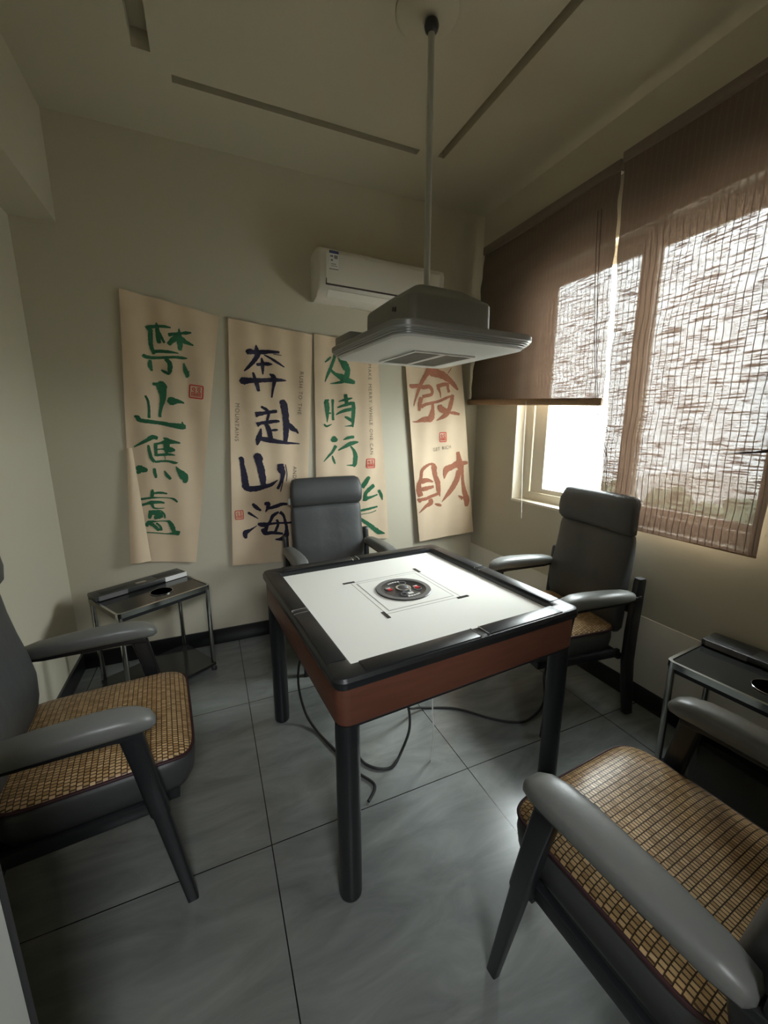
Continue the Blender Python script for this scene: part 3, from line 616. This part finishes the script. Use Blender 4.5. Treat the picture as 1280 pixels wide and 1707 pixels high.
# ================================================================== mahjong table
TC = (0.712, 1.443); TH = 0.0743
def table():
    t = thing('mahjong_table', 'square automatic mahjong table with white felt top, black rim and brown wooden apron', 'table', (*TC, 0), TH)
    def sweep(name, prof, m, r0, parent=t):
        """profile of (offset outward half size, z) swept round the rounded square"""
        rings = [rsq(h, max(r0 + (h - prof[0][0]), 0.004), z, 7) for h, z in prof]
        bm = bmesh.new(); vr = [[bm.verts.new(p) for p in r] for r in rings]; n = len(vr[0]); k = len(vr)
        for a in range(k):
            A, B = vr[a], vr[(a + 1) % k]
            for i in range(n): bm.faces.new((A[i], A[(i + 1) % n], B[(i + 1) % n], B[i]))
        return from_bm(name, bm, m, parent, sharp=30)
    fr = sweep('rim', [(0.486, 0.752), (0.489, 0.758), (0.489, 0.774), (0.483, 0.784), (0.472, 0.787), (0.424, 0.785), (0.4155, 0.780), (0.4125, 0.772), (0.4125, 0.750)], M_TBLACK, 0.034)
    # shallow tile-rack lids in the rim, one split in the middle of each side
    for k in range(4):
        a = k * PI / 2; rot = Matrix.Rotation(a, 3, 'Z')
        for lo, hi, e0 in (((-0.395, -0.478, 0.7845), (0.012, -0.422, 0.7885), 0.011), ((0.046, -0.478, 0.7845), (0.395, -0.422, 0.7885), 0.044)):
            bm = bmesh.new(); add_box(bm, lo, hi, 0.002); bmesh.ops.rotate(bm, verts=bm.verts, cent=(0, 0, 0), matrix=rot)
            rk = from_bm('tile_rack', bm, M_TBLACK, t)
            bm = bmesh.new(); add_box(bm, (e0, -0.479, 0.7845), (e0 + 0.003, -0.422, 0.7895), 0); bmesh.ops.rotate(bm, verts=bm.verts, cent=(0, 0, 0), matrix=rot)
            from_bm('rack_edge', bm, M_SILVER, rk)
    sweep('apron', [(0.476, 0.752), (0.478, 0.748), (0.478, 0.634), (0.474, 0.628), (0.440, 0.628), (0.440, 0.752)], M_TBROWN, 0.036)
    sweep('lower_rim', [(0.474, 0.629), (0.474, 0.622), (0.445, 0.622), (0.445, 0.629)], M_TBLACK, 0.034)
    box('drawer_pull', (-0.4815, -0.330, 0.738), (-0.476, -0.315, 0.750), M_SILVER, t, bevel=0.001)
    box('playing_surface', (-0.4135, -0.4135, 0.742), (0.4135, 0.4135, 0.764), M_FELT, t, bevel=0)
    for sx in (-1, 1):
        for sy in (-1, 1):
            lathe('leg', [(0.030, 0.0), (0.0345, 0.006), (0.0355, 0.014), (0.036, 0.3), (0.036, 0.628)], M_TBLACK, t, (sx * 0.4405, sy * 0.4405, 0), 28)
    box('machine_housing', (-0.20, -0.20, 0.40), (0.20, 0.20, 0.742), M_DARKPLASTIC, t, bevel=0.03, seg=3)
    box('power_switch', (0.085, -0.214, 0.425), (0.108, -0.198, 0.437), M_WHITE, t, bevel=0.002)
    # lifting platform, tile slots and control panel
    pc = (0.013, 0.018)
    p = box('lifting_platform', (pc[0] - 0.15, pc[1] - 0.15, 0.760), (pc[0] + 0.15, pc[1] + 0.15, 0.7652), M_FELT, t, bevel=0.0008, seg=1)
    w = 0.0008
    lines = []
    for h in (0.152, 0.172):
        for s in (-1, 1):
            lines.append(((pc[0] - h, pc[1] + s * h - w, 0.7638), (pc[0] + h, pc[1] + s * h + w, 0.7646)))
            lines.append(((pc[0] + s * h - w, pc[1] - h, 0.7638), (pc[0] + s * h + w, pc[1] + h, 0.7646)))
    boxes('platform_seam', lines, M_SEAM, t)
    for k in range(4):
        a = k * PI / 2 + 0.0; bm = bmesh.new(); add_box(bm, (0.150, -0.186, 0.7638), (0.205, -0.172, 0.7656), 0)
        bmesh.ops.rotate(bm, verts=bm.verts, cent=(0, 0, 0), matrix=Matrix.Rotation(a, 3, 'Z')); bmesh.ops.translate(bm, verts=bm.verts, vec=(pc[0], pc[1], 0))
        from_bm('tile_slot', bm, M_TBLACK, t)
    z0 = 0.7652; c = (pc[0], pc[1], z0)
    d = lathe('control_panel', [(0.1185, -0.001), (0.1185, 0.003), (0.1165, 0.005), (0.098, 0.0055), (0.095, 0.0035), (0.001, 0.0035)], M_DARKPLASTIC, t, c, 56)
    def annulus(name, r0, r1, za, zb, m, cx=0, cy=0):
        bm = bmesh.new(); add_rings(bm, [[(c[0] + cx + r * math.cos(2 * PI * i / 40), c[1] + cy + r * math.sin(2 * PI * i / 40), z0 + z) for i in range(40)] for r, z in ((r0, za), (r1, za), (r1, zb), (r0, zb), (r0, za))], False, False)
        return from_bm(name, bm, m, d)
    annulus('bezel_ring', 0.097, 0.1165, 0.004, 0.0062, M_GREYPLASTIC)
    annulus('dice_ring', 0.025, 0.033, 0.0035, 0.010, M_SILVER)
    lathe('dice_dome', [(0.024, 0.0035), (0.022, 0.012), (0.014, 0.018), (0.002, 0.020)], M_GREYPLASTIC, d, c, 28)
    for k in range(4):
        a = PI / 4 + k * PI / 2 + 0.35
        annulus('button', 0.0135, 0.0175, 0.0035, 0.0065, M_GREYPLASTIC, 0.062 * math.cos(a), 0.062 * math.sin(a))
    for k in range(2):
        a = 0.0 + k * PI - 0.25; x, y = 0.060 * math.cos(a), 0.060 * math.sin(a)
        box('red_key', (c[0] + x - 0.010, c[1] + y - 0.010, z0 + 0.0034), (c[0] + x + 0.010, c[1] + y + 0.010, z0 + 0.007), M_RED, d, bevel=0.001)
        box('white_key', (c[0] + x - 0.010, c[1] + y + 0.011, z0 + 0.0034), (c[0] + x + 0.010, c[1] + y + 0.019, z0 + 0.0065), M_LABEL, d, bevel=0.001)
    for k in range(2):
        marks = []
        for q in range(5):
            a = PI / 2 + k * PI + (q - 2) * 0.16 + 0.1; x, y = 0.080 * math.cos(a), 0.080 * math.sin(a)
            marks.append(((c[0] + x - 0.0045, c[1] + y - 0.0045, z0 + 0.0034), (c[0] + x + 0.0045, c[1] + y + 0.0045, z0 + 0.0048)))
        boxes('panel_print', marks, M_LABEL, d)
    box('panel_display', (c[0] - 0.016, c[1] - 0.062, z0 + 0.0034), (c[0] + 0.016, c[1] - 0.046, z0 + 0.005), M_LABEL, d, bevel=0)
table()

# ================================================================== hanging lamp with extractor over the table
def lamp():
    LX, LY, rot = 0.905, 1.635, 0.085
    t = thing('pendant_lamp', 'grey square extractor lamp hanging on a long pole above the mahjong table', 'lamp', (LX, LY, 0), rot)
    lathe('ceiling_plate', [(0.118, ZC), (0.118, ZC - 0.008), (0.105, ZC - 0.016), (0.03, ZC - 0.020)], M_CEIL, t, (-0.02, 0.0, 0), 44)
    lathe('joint', [(0.012, ZC - 0.018), (0.024, ZC - 0.026), (0.028, ZC - 0.040), (0.024, ZC - 0.054), (0.013, ZC - 0.062)], M_DARKPLASTIC, t, (0, 0, 0), 28)
    tube('pole', [(0, 0, 1.985), (0, 0, ZC - 0.05)], 0.0125, M_ROD, t, 0, 18)
    def stack(name, lst, m, seg=8, parent=t, caps=(True, True)):
        bm = bmesh.new(); add_rings(bm, [rsq(h, r, z, seg) for h, r, z in lst], *caps); return from_bm(name, bm, m, parent, sharp=32)
    # body on top of the tray
    stack('fan_housing', [(0.198, 0.035, 1.800), (0.196, 0.035, 1.925), (0.190, 0.035, 1.936), (0.120, 0.03, 1.985), (0.112, 0.03, 1.990), (0.06, 0.02, 1.992)], M_LAMPGREY)
    stack('tray', [(0.30, 0.06, 1.806), (0.322, 0.07, 1.803), (0.328, 0.072, 1.797), (0.328, 0.072, 1.781), (0.322, 0.07, 1.776), (0.322, 0.07, 1.773), (0.316, 0.068, 1.771), (0.316, 0.068, 1.767),
                   (0.309, 0.066, 1.765), (0.309, 0.066, 1.761), (0.300, 0.06, 1.758)], M_LAMPGREY)
    u = stack('light_panel', [(0.302, 0.06, 1.7585), (0.298, 0.06, 1.752), (0.26, 0.05, 1.744), (0.155, 0.01, 1.738)], M_LAMPDIFF)
    s = boxes('intake_frame', [((-0.15, -0.15, 1.732), (0.15, -0.138, 1.742)), ((-0.15, 0.138, 1.732), (0.15, 0.15, 1.742)), ((-0.15, -0.138, 1.732), (-0.138, 0.138, 1.742)), ((0.138, -0.138, 1.732), (0.15, 0.138, 1.742)), ((-0.012, -0.138, 1.733), (0.012, 0.138, 1.742))], M_LAMPDIFF, t)
    gb = []
    for k in range(26):
        y = -0.132 + k * 0.0105
        gb.append(((-0.136, y, 1.7335), (-0.014, y + 0.005, 1.7385))); gb.append(((0.014, y, 1.7335), (0.136, y + 0.005, 1.7385)))
    boxes('intake_grille', gb, M_GRILLE, s)
    box('control_box', (-0.300, 0.13, 1.800), (-0.225, 0.30, 1.848), M_LAMPGREY, t, bevel=0.008)
    box('switch_mark', (-0.2002, -0.085, 1.885), (-0.196, -0.073, 1.902), M_DARKPLASTIC, t, bevel=0.001)
    box('switch_mark', (-0.2002, -0.066, 1.890), (-0.196, -0.058, 1.906), M_DARKPLASTIC, t, bevel=0.001)
lamp()

# ================================================================== chairs
def make_chair(label):
    t = thing('high_back_chair', label, 'chair', (0, 0, 0), 0, 'padded chairs round the mahjong table')
    X, Y = (1, 0, 0), (0, 1, 0)
    # seat cushion
    bm = bmesh.new()
    add_rings(bm, [sring((0.005 + dx, 0, z), X, Y, a, b, 7, 56) for z, a, b, dx in
                   ((0.335, 0.215, 0.225, 0), (0.342, 0.235, 0.246, 0), (0.37, 0.247, 0.258, 0), (0.41, 0.252, 0.262, 0), (0.44, 0.250, 0.260, 0), (0.455, 0.236, 0.247, 0))])
    from_bm('seat', bm, M_LEATHER, t, sharp=60)
    # woven mat with a burgundy piped edge
    bm = bmesh.new()
    def drop(p): return Vector((p.x, p.y, p.z - 0.020 * max(0, (p.x - 0.15) / 0.1) ** 2 - 0.012 * max(0, (abs(p.y) - 0.17) / 0.08) ** 2))
    add_rings(bm, [sring((0.004, 0, z), X, Y, 0.246 * s, 0.254 * s, 8, 72, drop) for z, s in ((0.466, .93), (0.472, .985), (0.477, 1.0), (0.481, .985), (0.484, .92), (0.486, .8), (0.488, .6), (0.489, .35), (0.489, .1))])
    from_bm('woven_mat', bm, M_WEAVE, t, sharp=70)
    ring = [drop(p) + Vector((0, 0, 0)) for p in sring((0.004, 0, 0.474), X, Y, 0.249, 0.257, 8, 72)]
    bm = bmesh.new(); add_tube(bm, ring + [ring[0]], 0.005, 8); from_bm('piping', bm, M_PIPING, t)
    # backrest and headrest, front face x given per height
    def back(name, secs, n=3.6, seam=0.010):
        bm = bmesh.new(); rings = []
        for z, xf, th, hw in secs:
            def fn(p, xf=xf, th=th):
                f = 1.0 if p.x > xf - th / 2 else -0.4
                p = p.copy(); p.x += -seam * math.exp(-(p.y / 0.012) ** 2) * f - 0.012 * (abs(p.y) / 0.24) ** 2 * -1.0
                return p
            rings.append(sring((xf - th / 2, 0, z), X, Y, th / 2, hw, n, 72, fn))
        add_rings(bm, rings); return from_bm(name, bm, M_LEATHER, t, sharp=70)
    back('backrest', [(0.425, -0.255, 0.03, 0.20), (0.432, -0.235, 0.07, 0.232), (0.455, -0.222, 0.095, 0.246), (0.52, -0.208, 0.112, 0.252), (0.60, -0.204, 0.118, 0.253), (0.68, -0.216, 0.112, 0.250), (0.76, -0.236, 0.100, 0.250),
                      (0.84, -0.252, 0.086, 0.249), (0.90, -0.260, 0.074, 0.247), (0.925, -0.268, 0.060, 0.243), (0.934, -0.280, 0.038, 0.232)], seam=0.007)
    back('headrest', [(0.926, -0.285, 0.035, 0.228), (0.934, -0.264, 0.065, 0.242), (0.955, -0.248, 0.076, 0.250), (1.00, -0.243, 0.080, 0.252), (1.05, -0.249, 0.074, 0.250), (1.085, -0.264, 0.070, 0.242), (1.105, -0.274, 0.054, 0.234), (1.116, -0.286, 0.032, 0.210)], 4.6, seam=0.004)
    # seat frame
    boxes('seat_frame', [((-0.23, -0.235, 0.300), (0.20, 0.235, 0.338))], M_WOOD_BLACK, t, bevel=0.006)
    for s in (-1, 1):
        y = s * 0.292
        bm = bmesh.new()
        add_rings(bm, [sring((x, y, z), (0, 1, 0), (0, 0, 1), hw, hh, 2.8, 24) for x, z, hw, hh in
                       ((-0.262, 0.650, 0.014, 0.010), (-0.252, 0.652, 0.030, 0.020), (-0.21, 0.655, 0.039, 0.027), (-0.10, 0.659, 0.044, 0.031), (0.02, 0.660, 0.046, 0.033), (0.08, 0.658, 0.045, 0.032), (0.125, 0.651, 0.040, 0.028), (0.152, 0.643, 0.030, 0.020), (0.165, 0.637, 0.012, 0.008))])
        ar = from_bm('armrest', bm, M_LEATHER2, t, sharp=70)
        bm = bmesh.new(); add_rings(bm, [sring((x, y, z), (0, 1, 0), (0, 0, 1), 0.019, h, 6, 16) for x, z, h in ((-0.30, 0.640, 0.012), (-0.2, 0.628, 0.014), (0.05, 0.622, 0.014), (0.125, 0.612, 0.012))])
        from_bm('arm_rail', bm, M_WOOD_BLACK, ar)
        bm = bmesh.new()
        add_rings(bm, [sring((x, y + s * dy, z), X, Y, a, b, 5, 20) for z, x, dy, a, b in ((0.618, 0.100, 0.0, 0.029, 0.018), (0.50, 0.122, 0.006, 0.027, 0.019), (0.345, 0.148, 0.012, 0.026, 0.019), (0.335, 0.150, 0.012, 0.022, 0.016), (0.0, 0.204, 0.026, 0.016, 0.012))])
        from_bm('front_leg', bm, M_WOOD_BLACK, t)
        bm = bmesh.new()
        add_rings(bm, [sring((x, y, z), X, Y, a, 0.017, 5, 20) for z, x, a in ((0.735, -0.298, 0.020), (0.722, -0.298, 0.026), (0.60, -0.292, 0.029), (0.46, -0.284, 0.031), (0.30, -0.284, 0.031), (0.15, -0.302, 0.028), (0.0, -0.325, 0.024))])
        from_bm('rear_leg', bm, M_WOOD_BLACK, t)
        bm = bmesh.new(); add_box(bm, (-0.24, y - 0.010 - s * 0.018, 0.325), (0.150, y + 0.010 - s * 0.018, 0.365), 0.004); from_bm('side_rail', bm, M_WOOD_BLACK, t)
    box('cross_rail', (-0.255, -0.285, 0.312), (-0.228, 0.285, 0.342), M_WOOD_BLACK, t, bevel=0.004)
    box('cross_rail', (0.125, -0.29, 0.312), (0.15, 0.29, 0.342), M_WOOD_BLACK, t, bevel=0.004)
    for s in (-1, 1):
        box('back_bracket', (-0.315, s * 0.225 - 0.02, 0.55), (-0.275, s * 0.292 + 0.0, 0.60) if s > 0 else (-0.275, s * 0.225 + 0.02, 0.60), M_WOOD_BLACK, t, bevel=0.003) if s > 0 else \
            box('back_bracket', (-0.315, -0.292, 0.55), (-0.275, -0.205, 0.60), M_WOOD_BLACK, t, bevel=0.003)
    return t
ch = make_chair('black leather chair against the left wall, its woven seat facing the table from the left')
ch.location = (-0.385, 1.452, 0); ch.rotation_euler = (0, 0, 0.09)
cb = dup(ch, (0.742, 2.385, 0), math.radians(-87), 'black leather high-backed chair behind the table, in front of the banners')
bm = bmesh.new(); add_box(bm, (-0.296, -0.262, 0.945), (-0.292, -0.243, 0.985), 0); from_bm('care_tag', bm, M_LABEL, cb)
dup(ch, (1.600, 1.522, 0), math.radians(173), 'dark leather high-backed chair under the window, beside the small side table')
dup(ch, (0.928, 0.455, 0), math.radians(94), 'chair nearest the camera at lower right, its grey armrest over a woven seat')

# ================================================================== side tables
def side_table(label):
    t = thing('side_table', label, 'side table', (0, 0, 0), 0, 'chrome tea tables beside the chairs')
    W, D, ZT = 0.25, 0.185, 0.545
    bm = bmesh.new(); r1 = [p for p in rsq(W, 0.025, 0, 5, D)]; r2 = [p for p in rsq(W - 0.012, 0.018, 0, 5, D - 0.012)]
    def lift(r, z): return [(p.x, p.y, z) for p in r]
    add_rings(bm, [lift(r1, ZT - 0.022), lift(r1, ZT + 0.004), lift(r2, ZT + 0.004), lift(r2, ZT - 0.022), lift(r1, ZT - 0.022)], False, False)
    from_bm('top_frame', bm, M_CHROME, t)
    # dark top with a round cup well
    bm = bmesh.new(); N = 40; cw = (0.03, -0.055); rw = 0.052
    hole = [(cw[0] + rw * math.cos(2 * PI * i / N), cw[1] + rw * math.sin(2 * PI * i / N)) for i in range(N)]
    def edge(a):
        c, s = math.cos(a), math.sin(a); k = min((W - 0.013 - math.copysign(cw[0], c) * 1) / abs(c) if abs(c) > 1e-6 else 9, (D - 0.013 - math.copysign(1, s) * cw[1]) / abs(s) if abs(s) > 1e-6 else 9)
        return (cw[0] + c * k, cw[1] + s * k)
    angs = sorted([2 * PI * i / N for i in range(N)])
    def hit(a):
        c, s = math.cos(a), math.sin(a); ks = []
        if c > 1e-9: ks.append((W - 0.013 - cw[0]) / c)
        if c < -1e-9: ks.append((-W + 0.013 - cw[0]) / c)
        if s > 1e-9: ks.append((D - 0.013 - cw[1]) / s)
        if s < -1e-9: ks.append((-D + 0.013 - cw[1]) / s)
        k = min(ks); return (cw[0] + c * k, cw[1] + s * k)
    corners = [math.atan2(sy * (D - 0.013) - cw[1], sx * (W - 0.013) - cw[0]) % (2 * PI) for sx in (-1, 1) for sy in (-1, 1)]
    angs = sorted(set([2 * PI * i / N for i in range(N)] + corners))
    inn = [(cw[0] + rw * math.cos(a), cw[1] + rw * math.sin(a)) for a in angs]; outp = [hit(a) for a in angs]
    add_rings(bm, [[(x, y, ZT) for x, y in inn], [(x, y, ZT) for x, y in outp], [(x, y, ZT - 0.008) for x, y in outp], [(x, y, ZT - 0.008) for x, y in inn], [(x, y, ZT) for x, y in inn]], False, False)
    from_bm('table_top', bm, M_SMOKE, t)
    bm = bmesh.new(); cc = (cw[0], cw[1], ZT)
    add_lathe(bm, [(0.057, 0.004), (0.057, 0.0015), (0.0505, -0.001), (0.0495, -0.055), (0.046, -0.060), (0.001, -0.060), (0.001, -0.058), (0.045, -0.058), (0.0485, -0.054), (0.0495, 0.002), (0.056, 0.0045), (0.057, 0.004)], cc, 36)
    from_bm('cup_holder', bm, M_CHROME, t)
    # raised console along the rear
    cons = boxes('rear_console', [((-W + 0.004, D - 0.115, ZT + 0.004), (W - 0.004, D - 0.002, ZT + 0.030))], M_CONSOLE, t, bevel=0.006)
    box('console_recess', (-W + 0.04, D - 0.095, ZT + 0.0285), (-W + 0.17, D - 0.025, ZT + 0.0312), M_TBLACK, cons, bevel=0.001)
    box('console_recess', (W - 0.17, D - 0.095, ZT + 0.0285), (W - 0.04, D - 0.025, ZT + 0.0312), M_TBLACK, cons, bevel=0.001)
    boxes('console_label', [((W - 0.135, D - 0.1165, ZT + 0.003), (W - 0.006, D - 0.1145, ZT + 0.030))], M_LABEL, cons)
    boxes('front_strip', [((-W + 0.02, D - 0.1165, ZT + 0.005), (-W + 0.16, D - 0.1145, ZT + 0.029))], M_GREYPLASTIC, cons)
    boxes('socket', [((-0.03, D - 0.085, ZT + 0.0295), (0.025, D - 0.06, ZT + 0.0315))], M_SILVER, cons)
    for sx in (-1, 1):
        for sy in (-1, 1):
            lg = lathe('leg', [(0.0105, 0.0), (0.0125, 0.003), (0.0125, ZT - 0.02)], M_CHROME, t, (sx * (W - 0.018), sy * (D - 0.018), 0), 18)
            lathe('foot', [(0.016, 0.0), (0.016, 0.018), (0.013, 0.022)], M_DARKPLASTIC, lg, (sx * (W - 0.018), sy * (D - 0.018), 0), 18)
    bm = bmesh.new(); add_rings(bm, [lift(rsq(W - 0.002, 0.02, 0, 4, D - 0.002), 0.035), lift(rsq(W - 0.002, 0.02, 0, 4, D - 0.002), 0.050)]); from_bm('lower_shelf', bm, M_SMOKE, t)
    boxes('apron', [((-W + 0.03, -D + 0.014, ZT - 0.045), (W - 0.03, -D + 0.022, ZT - 0.01))], M_TBLACK, t)
    return t
sl = side_table('chrome-legged dark side table with a white label strip, by the left wall corner')
sl.location = (-0.352, 2.480, 0); sl.rotation_euler = (0, 0, math.radians(31))
dup(sl, (1.800, 0.650, 0), math.radians(-85), 'chrome-legged dark side table in deep shade below the window')

# ================================================================== cables under the table
tag(tube('power_cable', [(0.42, 1.70, 0.52), (0.345, 1.80, 0.36), (0.33, 1.86, 0.18), (0.345, 1.80, 0.05), (0.375, 1.70, 0.008), (0.42, 1.553, 0.006), (0.47, 1.40, 0.006), (0.52, 1.30, 0.006), (0.47, 1.24, 0.006)], 0.006, M_CABLE, None, 8, 8),
    'black cable drooping beside the left table leg onto the floor', 'cable')
tag(tube('power_cable', [(0.66, 1.37, 0.40), (0.70, 1.36, 0.28), (0.72, 1.38, 0.15), (0.70, 1.40, 0.04), (0.63, 1.355, 0.007), (0.57, 1.365, 0.007), (0.525, 1.41, 0.007), (0.51, 1.46, 0.007)], 0.006, M_CABLE, None, 8, 8),
    'black cable looping down from beneath the table to the floor', 'cable')
tag(tube('power_cable', [(0.797, 1.325, 0.402), (0.800, 1.322, 0.25), (0.806, 1.318, 0.13), (0.797, 1.321, 0.006)], 0.0035, M_CABLEW, None, 8, 8),
    'thin white cord hanging from beneath the table to the floor', 'cable')
tag(tube('power_cable', [(0.66, 1.55, 0.40), (0.80, 1.58, 0.10), (0.92, 1.63, 0.012), (1.08, 1.56, 0.007), (1.20, 1.43, 0.007), (1.29, 1.36, 0.007), (1.38, 1.345, 0.007), (1.55, 1.42, 0.007), (1.75, 1.62, 0.007), (1.985, 1.75, 0.007)], 0.006, M_CABLE, None, 8, 8),
    'black cable trailing across the floor toward the window wall', 'cable')
